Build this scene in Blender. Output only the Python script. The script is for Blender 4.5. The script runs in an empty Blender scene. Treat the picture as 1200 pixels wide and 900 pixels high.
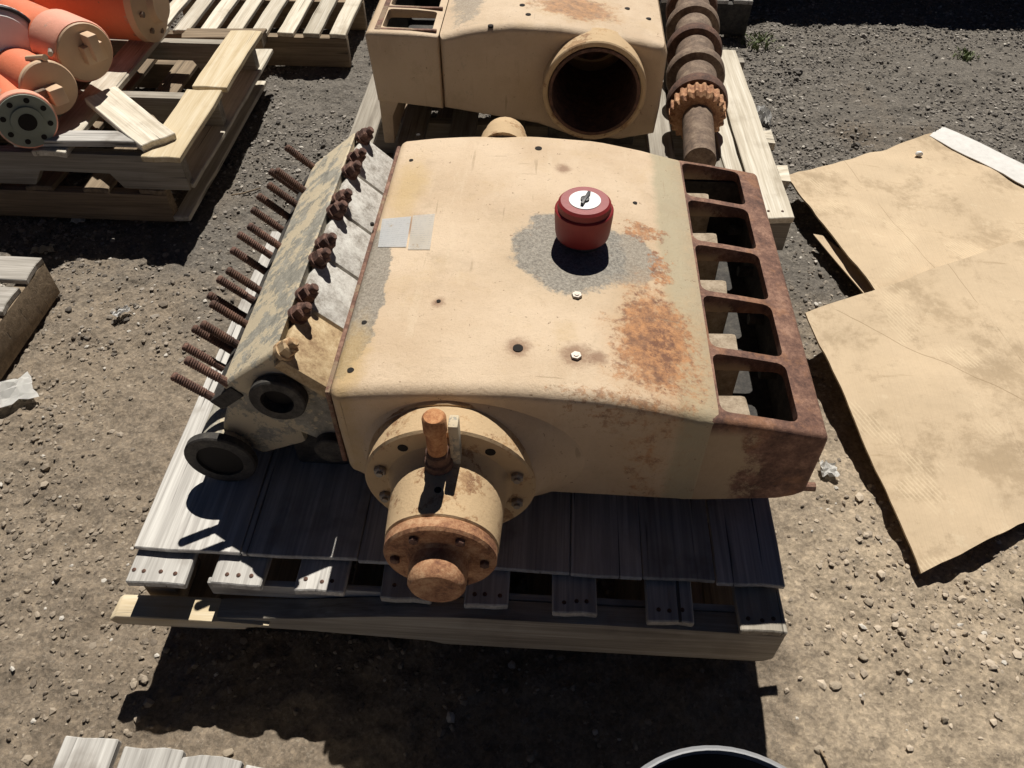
import bpy, bmesh, math, random
import numpy as np
from mathutils import Vector, Matrix
R = math.radians
random.seed(7)
S = bpy.context.scene
COL = S.collection
# ---------------------------------------------------------------- camera, sky, sun
CAMH, PITCH, YAW, FPX = 1.60, R(47.5), R(3.36), 920.0
cd = bpy.data.cameras.new('camera'); cam = bpy.data.objects.new('camera', cd); COL.objects.link(cam)
cam.location = (0, 0, CAMH); cam.rotation_euler = (R(90) - PITCH, 0, YAW)
cd.sensor_width = 36; cd.lens = FPX / 1200 * 36; cd.clip_start = .02; cd.clip_end = 500
S.camera = cam
SUN_EL, SUN_AZ = R(57.5), R(4)      # sun ahead of the camera, a little to the right
W = bpy.data.worlds.new('World'); S.world = W; W.use_nodes = True
wn = W.node_tree
sky = wn.nodes.new('ShaderNodeTexSky'); sky.sky_type = 'NISHITA'; sky.sun_disc = False
sky.sun_elevation = SUN_EL; sky.sun_rotation = SUN_AZ; sky.air_density = .18; sky.dust_density = 0; sky.altitude = 2500
bg = wn.nodes['Background']; wn.links.new(sky.outputs[0], bg.inputs[0]); bg.inputs[1].default_value = .05
sl = bpy.data.lights.new('sun', 'SUN'); sl.energy = 4.8; sl.angle = R(.5); sl.color = (1, .955, .88)
so = bpy.data.objects.new('sun', sl); COL.objects.link(so); so.rotation_euler = (-(R(90) - SUN_EL), 0, -SUN_AZ); so.location = (0, 6, 6)
S.view_settings.view_transform = 'Standard'; S.view_settings.look = 'None'
S.view_settings.exposure = .27; S.view_settings.gamma = 1
S.render.resolution_x, S.render.resolution_y = 1024, 768

# ---------------------------------------------------------------- pixel -> ray helpers (photo pixels, 1200x900)
_h = Vector((-math.sin(YAW), math.cos(YAW), 0)); _r = Vector((math.cos(YAW), math.sin(YAW), 0))
_f = _h * math.cos(PITCH) - Vector((0, 0, math.sin(PITCH))); _u = _h * math.sin(PITCH) + Vector((0, 0, math.cos(PITCH)))
LIFT = .13                           # the two pumps stand on two stacked pallets: their builders use a frame whose zero is LIFT above the dirt
CP = Vector((0, 0, CAMH - LIFT))
def ray(x, y): return _f + _r * ((x - 600) / FPX) - _u * ((y - 450) / FPX)
def at(x, y, z): d = ray(x, y); return CP + d * ((z - CP.z) / d.z)
def atY(x, y, Y): d = ray(x, y); return CP + d * (Y / d.y)
def onplane(x, y, n, c): d = ray(x, y); n = Vector(n); return CP + d * ((c - n.dot(CP)) / n.dot(d))

# ---------------------------------------------------------------- node helper
class G:
    def __init__(s, name, rough=.8, metal=0.0):
        s.m = bpy.data.materials.new(name); s.m.use_nodes = True; s.t = s.m.node_tree
        s.b = s.t.nodes['Principled BSDF']; s.b.inputs['Roughness'].default_value = rough; s.b.inputs['Metallic'].default_value = metal
        s.tc = s.n('ShaderNodeTexCoord'); s.co = s.tc.outputs['Object']
    def n(s, t, **k):
        nd = s.t.nodes.new(t)
        for a, v in k.items(): setattr(nd, a, v)
        return nd
    def put(s, inp, v):
        if hasattr(v, 'is_linked') or isinstance(v, bpy.types.NodeSocket): s.t.links.new(v, inp)
        elif isinstance(v, (tuple, list)) and inp.type == 'RGBA': inp.default_value = (*v[:3], 1)
        else: inp.default_value = v
    def vmath(s, op, a, b): 
        nd = s.n('ShaderNodeVectorMath', operation=op); s.put(nd.inputs[0], a); s.put(nd.inputs[1], b); return nd.outputs[0]
    def math(s, op, a, b=0.0, clamp=False):
        nd = s.n('ShaderNodeMath', operation=op, use_clamp=clamp); s.put(nd.inputs[0], a); s.put(nd.inputs[1], b); return nd.outputs[0]
    def noise(s, scale, detail=5, rough=.6, vec=None, dist=0.0):
        nd = s.n('ShaderNodeTexNoise'); s.put(nd.inputs['Vector'], vec or s.co)
        nd.inputs['Scale'].default_value = scale; nd.inputs['Detail'].default_value = detail; nd.inputs['Roughness'].default_value = rough; nd.inputs['Distortion'].default_value = dist
        return nd.outputs[0]
    def voro(s, scale, vec=None, feat='F1', out=0):
        nd = s.n('ShaderNodeTexVoronoi', feature=feat); s.put(nd.inputs['Vector'], vec or s.co); nd.inputs['Scale'].default_value = scale; return nd.outputs[out]
    def step(s, v, a, b):
        nd = s.n('ShaderNodeMapRange', interpolation_type='SMOOTHSTEP'); s.put(nd.inputs[0], v); nd.inputs[1].default_value = a; nd.inputs[2].default_value = b; return nd.outputs[0]
    def mix(s, f, a, b, mode='MIX'):
        nd = s.n('ShaderNodeMix', data_type='RGBA', blend_type=mode); s.put(nd.inputs[0], f); s.put(nd.inputs[6], a); s.put(nd.inputs[7], b); return nd.outputs[2]
    def ramp(s, v, stops):
        nd = s.n('ShaderNodeValToRGB'); s.put(nd.inputs[0], v); e = nd.color_ramp.elements
        while len(e) < len(stops): e.new(.5)
        for el, (p, c) in zip(e, stops): el.position = p; el.color = (*c, 1)
        return nd.outputs[0]
    def blob(s, c, r, amt=.5, ns=9, lo=1.0, hi=.85):
        d = s.vmath('SUBTRACT', s.co, c); d = s.vmath('DIVIDE', d, (r[0], r[1], 10.0))
        ln = s.n('ShaderNodeVectorMath', operation='LENGTH'); s.put(ln.inputs[0], d)
        v = s.math('ADD', ln.outputs['Value'], s.math('MULTIPLY', s.math('SUBTRACT', s.noise(ns, 10, .78), .5), amt * 2.4))
        return s.step(v, lo, hi)
    def xyz(s, i):
        nd = s.n('ShaderNodeSeparateXYZ'); s.put(nd.inputs[0], s.co); return nd.outputs[i]
    def bump(s, h, strength=.4, dist=.003):
        nd = s.n('ShaderNodeBump'); nd.inputs['Strength'].default_value = strength; nd.inputs['Distance'].default_value = dist; s.put(nd.inputs['Height'], h)
        s.t.links.new(nd.outputs[0], s.b.inputs['Normal'])
    def base(s, c): s.put(s.b.inputs['Base Color'], c); return s
    def rgh(s, v): s.put(s.b.inputs['Roughness'], v)

M = {}
def wood(name, cols, crack=.5, rough=.9, stain=(.10, .075, .05), stain_amt=.35):
    g = G(name, rough)
    oi = g.n('ShaderNodeObjectInfo')
    off = g.n('ShaderNodeCombineXYZ'); g.put(off.inputs[0], g.math('MULTIPLY', oi.outputs['Random'], 37.0)); g.put(off.inputs[1], g.math('MULTIPLY', oi.outputs['Random'], 11.0))
    p = g.vmath('ADD', g.co, off.outputs[0])
    st = g.vmath('MULTIPLY', p, (2.2, 46.0, 46.0))
    st2 = g.vmath('MULTIPLY', p, (4.0, 190.0, 190.0))
    a = g.noise(1.0, 6, .65, st, .6); b = g.noise(1.0, 4, .6, st2)
    v = g.math('ADD', g.math('MULTIPLY', a, .65), g.math('MULTIPLY', b, .35))
    c = g.ramp(v, [(.33, cols[0]), (.48, cols[1]), (.62, cols[2])])
    c = g.mix(g.math('MULTIPLY', g.step(g.noise(5, 5, .6, p), .52, .72), stain_amt), c, stain)
    hsv = g.n('ShaderNodeHueSaturation'); g.put(hsv.inputs['Value'], g.math('ADD', .8, g.math('MULTIPLY', oi.outputs['Random'], .4))); g.put(hsv.inputs['Color'], c); c = hsv.outputs[0]
    cr = g.step(g.noise(1.0, 3, .5, g.vmath('MULTIPLY', p, (1.6, 75.0, 20.0))), .35, .29)
    c = g.mix(g.math('MULTIPLY', cr, crack), c, (.03, .024, .018))
    g.base(c); g.bump(g.math('SUBTRACT', v, cr), .6, .004); M[name] = g.m
wood('wood_grey', [(.25, .235, .215), (.40, .38, .35), (.56, .54, .50)], .85, stain=(.13, .10, .075), stain_amt=.6)
wood('wood_weathered', [(.18, .16, .135), (.31, .285, .25), (.44, .41, .37)], .85, stain=(.12, .09, .065), stain_amt=.6)
wood('wood_pale', [(.38, .33, .25), (.55, .49, .39), (.70, .65, .55)], .6, stain=(.20, .15, .095), stain_amt=.5)
wood('wood_fresh', [(.56, .43, .25), (.70, .57, .37), (.80, .69, .50)], .35, stain=(.35, .22, .10), stain_amt=.3)
wood('wood_brown', [(.13, .095, .06), (.23, .17, .11), (.33, .25, .165)], .6)
wood('wood_dull', [(.17, .145, .115), (.27, .24, .195), (.38, .345, .29)], .6, stain=(.09, .07, .05))

def casing_mat(name, first):
    g = G(name, .55)
    n1 = g.noise(3.0, 6, .6); n2 = g.noise(22, 8, .75); n3 = g.noise(130, 5, .75); n4 = g.noise(190, 6, .85)
    def speck(mask, sc=70, lo=.60, hi=.84, k=.42): return g.step(g.math('ADD', g.noise(sc, 8, .78), g.math('MULTIPLY', mask, k)), lo, hi)
    tan = g.mix(g.step(n1, .35, .65), (.51, .37, .235), (.62, .475, .325))
    tan = g.mix(g.math('MULTIPLY', g.step(g.noise(6.5, 7, .7), .52, .75), .7), tan, (.54, .39, .22))
    tan = g.mix(g.math('MULTIPLY', g.step(g.noise(14, 8, .8), .53, .75), .45), tan, (.36, .26, .155))
    tan = g.mix(g.math('MULTIPLY', g.step(g.noise(1, 6, .7, g.vmath('MULTIPLY', g.co, (26., 5., 5.))), .56, .70), .30), tan, (.66, .53, .37))
    tan = g.mix(g.math('MULTIPLY', g.step(n4, .54, .72), .35), tan, (.34, .24, .14))
    grey = g.mix(g.step(n4, .35, .68), (.10, .09, .075), (.36, .33, .275))
    rust = g.mix(g.step(g.noise(45, 8, .8), .35, .65), (.13, .045, .018), (.48, .215, .075))
    c = tan
    if first:
        c = g.mix(g.math('MULTIPLY', g.blob((.268, 1.25, 0), (.05, .9), .35, 20, 1.1, .7), .8), c, g.mix(n2, (.29, .25, .155), (.43, .375, .245)))
        c = g.mix(g.math('MULTIPLY', g.blob((.06, 1.235, 0), (.19, .18), .7, 10, 1.3, .6), .35), c, (.40, .29, .165))
        c = g.mix(g.math('MULTIPLY', g.blob((.040, 1.235, 0), (.120, .135), .42, 17, 1.0, .86), .93), c, grey)
        c = g.mix(g.math('MULTIPLY', g.blob((.155, 1.235, 0), (.07, .09), .55, 22, 1.0, .80), .8), c, grey)
        c = g.mix(g.math('MULTIPLY', g.blob((-.345, 1.10, 0), (.044, .22), .5, 20, 1.0, .93), .85), c, grey)
        c = g.mix(g.math('MULTIPLY', g.blob((-.335, .93, 0), (.035, .12), .7, 22, 1.2, .3), .6), c, (.47, .31, .11))
        c = g.mix(g.math('MULTIPLY', g.blob((-.31, 1.45, 0), (.05, .15), .7, 14, 1.2, .2), .5), c, (.50, .34, .12))
        b1 = g.blob((.195, 1.01, 0), (.11, .20), .6, 14, 1.15, .15)
        c = g.mix(g.math('MULTIPLY', b1, .55), c, (.50, .27, .10))
        c = g.mix(g.math('MULTIPLY', speck(b1), .9), c, rust)
        c = g.mix(g.math('MULTIPLY', speck(g.blob((.205, 1.0, 0), (.06, .14), .8, 30, 1.2, .1), 95, .68, .80, .24), .8), c, (.13, .045, .018))
        c = g.mix(g.math('MULTIPLY', speck(g.blob((.19, 1.33, 0), (.07, .05), .8, 30, 1.2, .3), 80, .66, .78, .26), .9), c, rust)
        c = g.mix(g.math('MULTIPLY', speck(g.blob((.22, 1.22, 0), (.035, .09), .8, 30, 1.2, .3), 80, .66, .78, .26), .9), c, rust)
        c = g.mix(g.math('MULTIPLY', g.math('MULTIPLY', speck(g.blob((.12, .865, 0), (.18, .03), .7, 20, 1.2, .2), 60, .70, .82, .28), g.step(g.xyz(2), .40, .47)), .7), c, rust)
        for q, rr in ((at(607, 408, .515), .026), (at(675, 418, .51), .032), (at(514, 353, .515), .016), (at(660, 200, .51), .02), (at(484, 262, .51), .04), (at(700, 420, .51), .02)):
            c = g.mix(g.math('MULTIPLY', g.blob((q.x, q.y, 0), (rr, rr), .8, 60, 1.2, .3), .75), c, (.20, .095, .045))
        x = g.xyz(0); c = g.mix(g.math('MULTIPLY', g.step(g.math('ADD', x, g.math('MULTIPLY', n2, .10)), .30, .38), .35), c, rust)
    else:
        b1 = g.blob((.05, 2.36, 0), (.16, .10), .8, 12, 1.2, .2)
        c = g.mix(g.math('MULTIPLY', b1, .5), c, (.50, .30, .10)); c = g.mix(g.math('MULTIPLY', speck(b1), .7), c, rust)
        c = g.mix(g.math('MULTIPLY', speck(g.blob((-.27, 2.5, 0), (.06, .28), .6, 16, 1.2, .5), 90), .6), c, grey)
        c = g.mix(g.math('MULTIPLY', g.step(g.noise(30, 7, .75), .62, .70), .7), c, (.20, .09, .04))
    c = g.mix(g.math('MULTIPLY', g.step(g.noise(75, 6, .75), .635, .67), .85), c, (.17, .095, .05))
    # scratches and soft grime smudges
    for mx, my in ((70., 4.), (5., 60.)):
        c = g.mix(g.math('MULTIPLY', g.math('MULTIPLY', g.step(g.noise(1, 3, .5, g.vmath('MULTIPLY', g.co, (mx, my, 8.))), .665, .69), g.step(g.noise(7, 3, .5), .5, .6)), .5), c, (.30, .21, .12))
    c = g.mix(g.math('MULTIPLY', g.step(g.noise(9, 9, .72), .52, .72), .28), c, (.30, .215, .13))
    c = g.mix(g.math('MULTIPLY', g.step(g.noise(260, 4, .7), .60, .70), .35), c, (.25, .16, .085))
    # grime and rust runs on the upright faces
    run = g.step(g.noise(1, 6, .7, g.vmath('MULTIPLY', g.co, (30., 30., 3.))), .56, .75)
    c = g.mix(g.math('MULTIPLY', g.math('MULTIPLY', run, g.step(g.xyz(2), .47, .42)), .4), c, (.30, .19, .10))
    g.base(c); g.rgh(g.math('ADD', .45, g.math('MULTIPLY', n2, .4)))
    g.bump(g.math('ADD', g.noise(40, 8, .75), g.math('MULTIPLY', n4, .6)), .6, .004); M[name] = g.m
casing_mat('paint_front', True); casing_mat('paint_back', False)

def rusty(name, a, b, c3, sc=18, paint=None, amt=.5, rough=.85):
    g = G(name, rough); n1 = g.noise(sc, 9, .78); n2 = g.noise(sc * 6, 6, .8)
    c = g.ramp(g.math('ADD', g.math('MULTIPLY', n1, .7), g.math('MULTIPLY', n2, .3)), [(.40, a), (.5, b), (.60, c3)])
    if paint: c = g.mix(g.step(g.noise(sc * .55, 10, .78), amt + .02, amt - .015), c, g.mix(n1, tuple(v*.82 for v in paint), tuple(v*1.12 for v in paint)))
    g.base(c); g.bump(g.math('ADD', n1, n2), .5, .003); M[name] = g.m
rusty('rust_frame', (.075, .036, .026), (.17, .085, .057), (.30, .175, .12), 22, (.25, .175, .11), .45)
g = G('rust_frame_paint', .85); n1 = g.noise(22, 9, .78); n2 = g.noise(130, 6, .8)
c = g.ramp(g.math('ADD', g.math('MULTIPLY', n1, .7), g.math('MULTIPLY', n2, .3)), [(.40, (.075, .036, .026)), (.5, (.17, .085, .057)), (.60, (.32, .18, .12))])
c = g.mix(g.math('MULTIPLY', g.step(g.noise(9, 9, .75), .52, .62), .35), c, (.36, .165, .07))
pm = g.math('ADD', g.math('MULTIPLY', g.xyz(0), 1.0), g.math('MULTIPLY', g.math('SUBTRACT', g.noise(16, 10, .78), .5), .30))
up_ = g.math('MULTIPLY', g.step(g.xyz(2), .455, .425), 1.0)
c = g.mix(g.math('MULTIPLY', g.step(pm, .385, .345), up_), c, g.mix(n1, (.36, .26, .155), (.50, .37, .235)))
g.base(c); g.bump(g.math('ADD', n1, n2), .5, .003); M['rust_frame_paint'] = g.m
rusty('rust_and_shade', (.045, .022, .015), (.10, .05, .033), (.17, .085, .055), 40)  # deep rust tone, reused to paint shade in the bore and windows
rusty('rust_nut', (.05, .026, .02), (.12, .06, .043), (.25, .135, .095), 60)
rusty('rust_orange', (.22, .08, .03), (.42, .18, .07), (.58, .31, .14), 30)
rusty('rust_shaft', (.09, .06, .042), (.17, .115, .08), (.27, .20, .14), 25)
rusty('tan_worn', (.20, .10, .05), (.36, .22, .11), (.50, .33, .17), 22, (.54, .385, .22), .545)
rusty('tan_chipped', (.19, .18, .15), (.30, .28, .23), (.42, .39, .32), 24, (.56, .47, .325), .50)
rusty('grey_plate', (.28, .25, .21), (.54, .51, .46), (.70, .68, .62), 30)
rusty('tan_plate', (.30, .19, .10), (.50, .36, .20), (.66, .52, .32), 24)
rusty('cap_rust', (.15, .06, .032), (.36, .175, .085), (.53, .32, .175), 28)
rusty('dirt_fill', (.20, .15, .10), (.32, .25, .175), (.42, .34, .25), 45)
rusty('iron_and_shade', (.02, .018, .016), (.045, .04, .035), (.09, .08, .065), 20)  # near-black iron, reused to paint shade inside windows and under a deck
def plain(name, c, rough=.6, var=.25, sc=12, metal=0.0, bump=.15):
    g = G(name, rough, metal); n = g.noise(sc, 6, .65)
    g.base(g.mix(n, tuple(v * (1 - var) for v in c), tuple(min(1, v * (1 + var)) for v in c)))
    if bump: g.bump(g.noise(sc * 5, 5, .7), bump, .002)
    M[name] = g.m
plain('red_plastic', (.225, .017, .017), .5, .25, 40)
plain('white_label', (.78, .77, .74), .5, .06)
plain('black_mark', (.015, .015, .015), .5)
plain('black_plastic', (.02, .02, .022), .4, .3)
plain('rim_grey', (.22, .225, .235), .4, .25)
plain('hole_shade', (.012, .009, .007), .95)  # near-black discs stand for the shade inside holes
rusty('orange_paint', (.30, .12, .07), (.45, .20, .13), (.60, .42, .32), 16, (.74, .20, .095), .585, .6)
rusty('orange_faded', (.42, .22, .15), (.55, .32, .24), (.70, .52, .42), 16, (.80, .36, .25), .58, .6)
plain('tan_cap', (.60, .42, .27), .6, .16, 14)
plain('green_grey', (.23, .25, .20), .6, .25, 25)
plain('white_foam', (.80, .79, .77), .8, .08, 30)
plain('white_board', (.62, .60, .57), .85, .25, 40)
plain('paper', (.74, .73, .70), .85, .12, 20)
plain('bolt_steel', (.30, .26, .22), .5, .4, 60, .4)
plain('decal_grey', (.42, .43, .47), .6, .3, 20)
plain('weed_green', (.13, .16, .06), .7, .35, 30, 0, 0)
plain('stone', (.33, .27, .20), .95, .4, 60, 0, .6)
# nameplate: silver sticker with rows of worn print
def nameplate(name, c0, c1):
    g = G(name, .4, .15); y = g.xyz(1)
    rows = g.step(g.math('SINE', g.math('MULTIPLY', y, 900.0)), .3, .7)
    word = g.step(g.noise(1, 3, .6, g.vmath('MULTIPLY', g.co, (230., 60., 60.))), .46, .54)
    c = g.mix(g.noise(18, 5, .6), c0, c1)
    c = g.mix(g.math('MULTIPLY', g.math('MULTIPLY', rows, word), .2), c, (.22, .24, .27))
    c = g.mix(g.step(g.noise(30, 6, .7), .60, .70), c, (.55, .42, .25))
    g.base(c); M[name] = g.m
nameplate('sticker_blue', (.74, .75, .76), (.88, .88, .86)); nameplate('sticker_worn', (.68, .61, .50), (.88, .85, .79))
# cardboard
g = G('cardboard', .9)
fl = g.noise(1, 3, .5, g.vmath('MULTIPLY', g.co, (220., 5., 5.)))
c = g.mix(g.noise(3, 6, .6), (.47, .355, .225), (.64, .50, .34))
c = g.mix(g.math('MULTIPLY', g.step(g.noise(4.5, 9, .75, None, .15), .49, .64), .65), c, (.33, .24, .145))
c = g.mix(g.math('MULTIPLY', g.step(g.noise(16, 5, .7), .60, .68), .3), c, (.67, .55, .38))
c = g.mix(g.math('MULTIPLY', g.step(g.noise(11, 9, .8), .55, .68), .4), c, (.27, .195, .12))
# tread prints: stripes inside scattered patches
tr = g.step(g.math('SINE', g.math('MULTIPLY', g.math('ADD', g.xyz(0), g.math('MULTIPLY', g.xyz(1), .6)), 520.0)), .2, .6)
c = g.mix(g.math('MULTIPLY', g.math('MULTIPLY', tr, g.step(g.noise(6.0, 3, .5), .60, .66)), .4), c, (.70, .57, .38))
c = g.mix(g.math('MULTIPLY', g.step(g.noise(1, 4, .6, g.vmath('MULTIPLY', g.co, (3., 26., 3.))), .66, .72), .35), c, (.28, .19, .10))
for (ca_, sa_, off_, w_) in ((.55, .835, 1.86, .0022), (.97, .24, 1.62, .0016)):
    ln = g.math('ABSOLUTE', g.math('SUBTRACT', g.math('ADD', g.math('ADD', g.math('MULTIPLY', g.xyz(0), ca_), g.math('MULTIPLY', g.xyz(1), sa_)), g.math('MULTIPLY', g.noise(6, 3, .5), .02)), off_ + .01))
    c = g.mix(g.math('MULTIPLY', g.math('MULTIPLY', g.step(ln, w_, w_*.4), g.step(g.noise(5, 3, .5), .40, .52)), .55), c, (.22, .145, .075))
c = g.mix(g.math('MULTIPLY', g.step(g.noise(90, 6, .8), .56, .70), .25), c, (.36, .255, .145))
g.base(c); g.bump(g.math('ADD', g.math('MULTIPLY', fl, .5), g.noise(6, 6, .55)), .45, .016); M['cardboard'] = g.m
# ground
g = G('dirt', .95)
y = g.xyz(1)
gravel = g.step(g.math('ADD', y, g.math('MULTIPLY', g.math('SUBTRACT', g.noise(1.6, 6, .65), .5), 2.6)), 1.35, 2.3)
d1 = g.mix(g.noise(2.2, 7, .65), (.215, .168, .12), (.33, .265, .195))
d1 = g.mix(g.step(g.noise(70, 5, .75), .50, .72), d1, (.17, .135, .098))
d1 = g.mix(g.step(g.noise(140, 6, .8), .54, .66), d1, (.40, .34, .265))
d1 = g.mix(g.step(g.noise(210, 6, .8), .58, .66), d1, (.11, .085, .062))
d2 = g.mix(g.noise(60, 6, .8), (.095, .083, .07), (.20, .178, .15))
d2 = g.mix(g.step(g.noise(150, 4, .7), .58, .70), d2, (.33, .30, .26))
sand = g.step(g.math('ADD', g.math('SUBTRACT', g.xyz(0), g.math('MULTIPLY', g.xyz(1), .35)), g.math('MULTIPLY', g.math('SUBTRACT', g.noise(2.5, 7, .7), .5), 1.2)), .05, .45)
d1 = g.mix(sand, d1, g.mix(.72, d1, (.50, .40, .285)))
c = g.mix(gravel, d1, d2)
c = g.mix(g.math('MULTIPLY', g.step(g.noise(1.1, 5, .6), .56, .7), .5), c, (.17, .128, .088))
c = g.mix(1.0, c, g.ramp(g.noise(34, 12, .88), [(.36, (.55, .55, .55)), (.5, (1, 1, 1)), (.64, (1.35, 1.33, 1.28))]), 'MULTIPLY')
c = g.mix(1.0, c, g.ramp(g.voro(150, None, 'F1', 1), [(.1, (.78, .78, .78)), (.9, (1.2, 1.2, 1.2))]), 'MULTIPLY')
g.base(c)
g.bump(g.math('ADD', g.noise(38, 12, .9), g.math('MULTIPLY', g.voro(75), .5)), .8, .010); M['dirt'] = g.m
g = G('pebble', .92); at_ = g.n('ShaderNodeAttribute', attribute_name='tone')
c = g.mix(1.0, at_.outputs['Color'], g.mix(g.noise(120, 4, .7), (.75, .75, .75), (1.2, 1.2, 1.2)), 'MULTIPLY'); g.base(c); M['pebble'] = g.m

# ---------------------------------------------------------------- mesh helpers
class MB:
    def __init__(s): s.bm = bmesh.new()
    def box(s, x0, x1, y0, y1, z0, z1, mtx=None):
        vs = [s.bm.verts.new(Vector(p) if mtx is None else mtx @ Vector(p)) for p in ((x0,y0,z0),(x1,y0,z0),(x1,y1,z0),(x0,y1,z0),(x0,y0,z1),(x1,y0,z1),(x1,y1,z1),(x0,y1,z1))]
        for f in ((3,2,1,0),(4,5,6,7),(0,1,5,4),(1,2,6,5),(2,3,7,6),(3,0,4,7)): s.bm.faces.new([vs[i] for i in f])
        return s
    def prism(s, poly, a0, a1, axis='y'):
        mk = {'y': lambda p, a: (p[0], a, p[1]), 'z': lambda p, a: (p[0], p[1], a), 'x': lambda p, a: (a, p[0], p[1])}[axis]
        A = [s.bm.verts.new(mk(p, a0)) for p in poly]; B = [s.bm.verts.new(mk(p, a1)) for p in poly]; n = len(poly)
        s.bm.faces.new(A); s.bm.faces.new(B[::-1])
        for i in range(n): s.bm.faces.new((A[i], B[i], B[(i+1) % n], A[(i+1) % n]))
        return s
    def lathe(s, p0, axis, prof, seg=24, phase=0.0, cap=True):
        """prof: [(distance along axis, radius)]"""
        p0 = Vector(p0); ax = Vector(axis).normalized()
        e1 = ax.orthogonal().normalized(); 
        if abs(ax.z) < .9: e1 = (Vector((0,0,1)) - ax * ax.z).normalized()
        e2 = ax.cross(e1); rings = []
        for d, r in prof:
            rings.append([s.bm.verts.new(p0 + ax*d + (e1*math.cos(phase+2*math.pi*i/seg) + e2*math.sin(phase+2*math.pi*i/seg))*r) for i in range(seg)])
        for A, B in zip(rings, rings[1:]):
            for i in range(seg): s.bm.faces.new((A[i], A[(i+1) % seg], B[(i+1) % seg], B[i]))
        if cap: s.bm.faces.new(rings[0][::-1]); s.bm.faces.new(rings[-1])
        return s
    def cyl(s, a, b, r, seg=16, r2=None, bev=0.0):
        a, b = Vector(a), Vector(b); L = (b-a).length; r2 = r if r2 is None else r2
        pr = [(0, r), (L, r2)] if not bev else [(0, r-bev), (bev, r), (L-bev, r2), (L, r2-bev)]
        return s.lathe(a, b-a, pr, seg)
    def ring(s, p0, axis, r_in, r_out, L, seg=32, bev=.003):
        return s.lathe(p0, axis, [(0, r_in), (0, r_out-bev), (bev, r_out), (L-bev, r_out), (L, r_out-bev), (L, r_in), (0, r_in)], seg, cap=False)
    def loft(s, prof, stations, cap=True):
        """prof: closed (x,z) polygon, counter-clockwise; stations: (y, inset)"""
        P = np.array(prof, float); n = len(P); nx = np.roll(P, -1, 0) - P; pv = P - np.roll(P, 1, 0)
        def nrm(v): q = np.stack([-v[:,1], v[:,0]], 1); return q / (np.linalg.norm(q, axis=1)[:,None] + 1e-9)
        N = nrm(nx) + nrm(pv); N /= (np.linalg.norm(N, axis=1)[:,None] + 1e-9)
        rings = [[s.bm.verts.new((p[0]+q[0]*ins, y, p[1]+q[1]*ins)) for p, q in zip(P, N)] for y, ins in stations]
        for A, B in zip(rings, rings[1:]):
            for i in range(n): s.bm.faces.new((A[i], A[(i+1) % n], B[(i+1) % n], B[i]))
        if cap: s.bm.faces.new(rings[0][::-1]); s.bm.faces.new(rings[-1])
        return s
    def jitter(s, a, seed=0):
        rnd = random.Random(seed)
        for v in s.bm.verts: v.co += Vector((rnd.uniform(-a,a), rnd.uniform(-a,a), rnd.uniform(-a,a)))
        return s
    def mesh(s, name, bevel=0.0, seg=2, smooth=35, mtx=None):
        bm = s.bm
        bmesh.ops.remove_doubles(bm, verts=bm.verts, dist=1e-6)
        bmesh.ops.recalc_face_normals(bm, faces=bm.faces)
        if bevel:
            ed = [e for e in bm.edges if len(e.link_faces) == 2 and e.calc_face_angle(0) > R(30)]
            bmesh.ops.bevel(bm, geom=ed, offset=bevel, segments=seg, affect='EDGES', profile=.6, clamp_overlap=True)
        me = bpy.data.meshes.new(name); bm.to_mesh(me); bm.free()
        if smooth:
            me.polygons.foreach_set('use_smooth', [True]*len(me.polygons)); me.set_sharp_from_angle(angle=R(smooth))
        return me
    def build(s, name, mat, parent=None, bevel=0.0, seg=2, smooth=35):
        return link(name, s.mesh(name, bevel, seg, smooth), mat, parent)
def link(name, me, mat, parent=None):
    """world-coordinate mesh; under a parent its offset cancels the parent's location"""
    o = bpy.data.objects.new(name, me); COL.objects.link(o)
    if mat and not me.materials: me.materials.append(M[mat])
    if parent:
        o.parent = parent; w = parent.location.copy(); q = parent
        while q.parent: q = q.parent; w = w + q.location
        o.location = -w
    return o
def tag(o, label, cat, group=None):
    o['label'] = label; o['category'] = cat
    if group: o['group'] = group
    return o
def thing(name, label, cat, loc, group=None):
    o = bpy.data.objects.new(name, None); COL.objects.link(o); o.location = loc; o.empty_display_size = .05
    return tag(o, label, cat, group)
def sub(name, parent):
    o = bpy.data.objects.new(name, None); COL.objects.link(o); o.parent = parent; return o
def boolean(o, cutters):
    for c in cutters:
        md = o.modifiers.new('cut', 'BOOLEAN'); md.object = c; md.operation = 'DIFFERENCE'; md.solver = 'EXACT'
    bpy.context.view_layer.update()
    dg = bpy.context.evaluated_depsgraph_get(); me = bpy.data.meshes.new_from_object(o.evaluated_get(dg))
    o.modifiers.clear(); o.data = me
    for c in cutters: bpy.data.objects.remove(c)
    me.polygons.foreach_set('use_smooth', [True]*len(me.polygons)); me.set_sharp_from_angle(angle=R(35))
    return o
def arc(cx, cz, r, a0, a1, n=5): return [(cx + r*math.cos(R(a0+(a1-a0)*i/n)), cz + r*math.sin(R(a0+(a1-a0)*i/n))) for i in range(n+1)]

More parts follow.
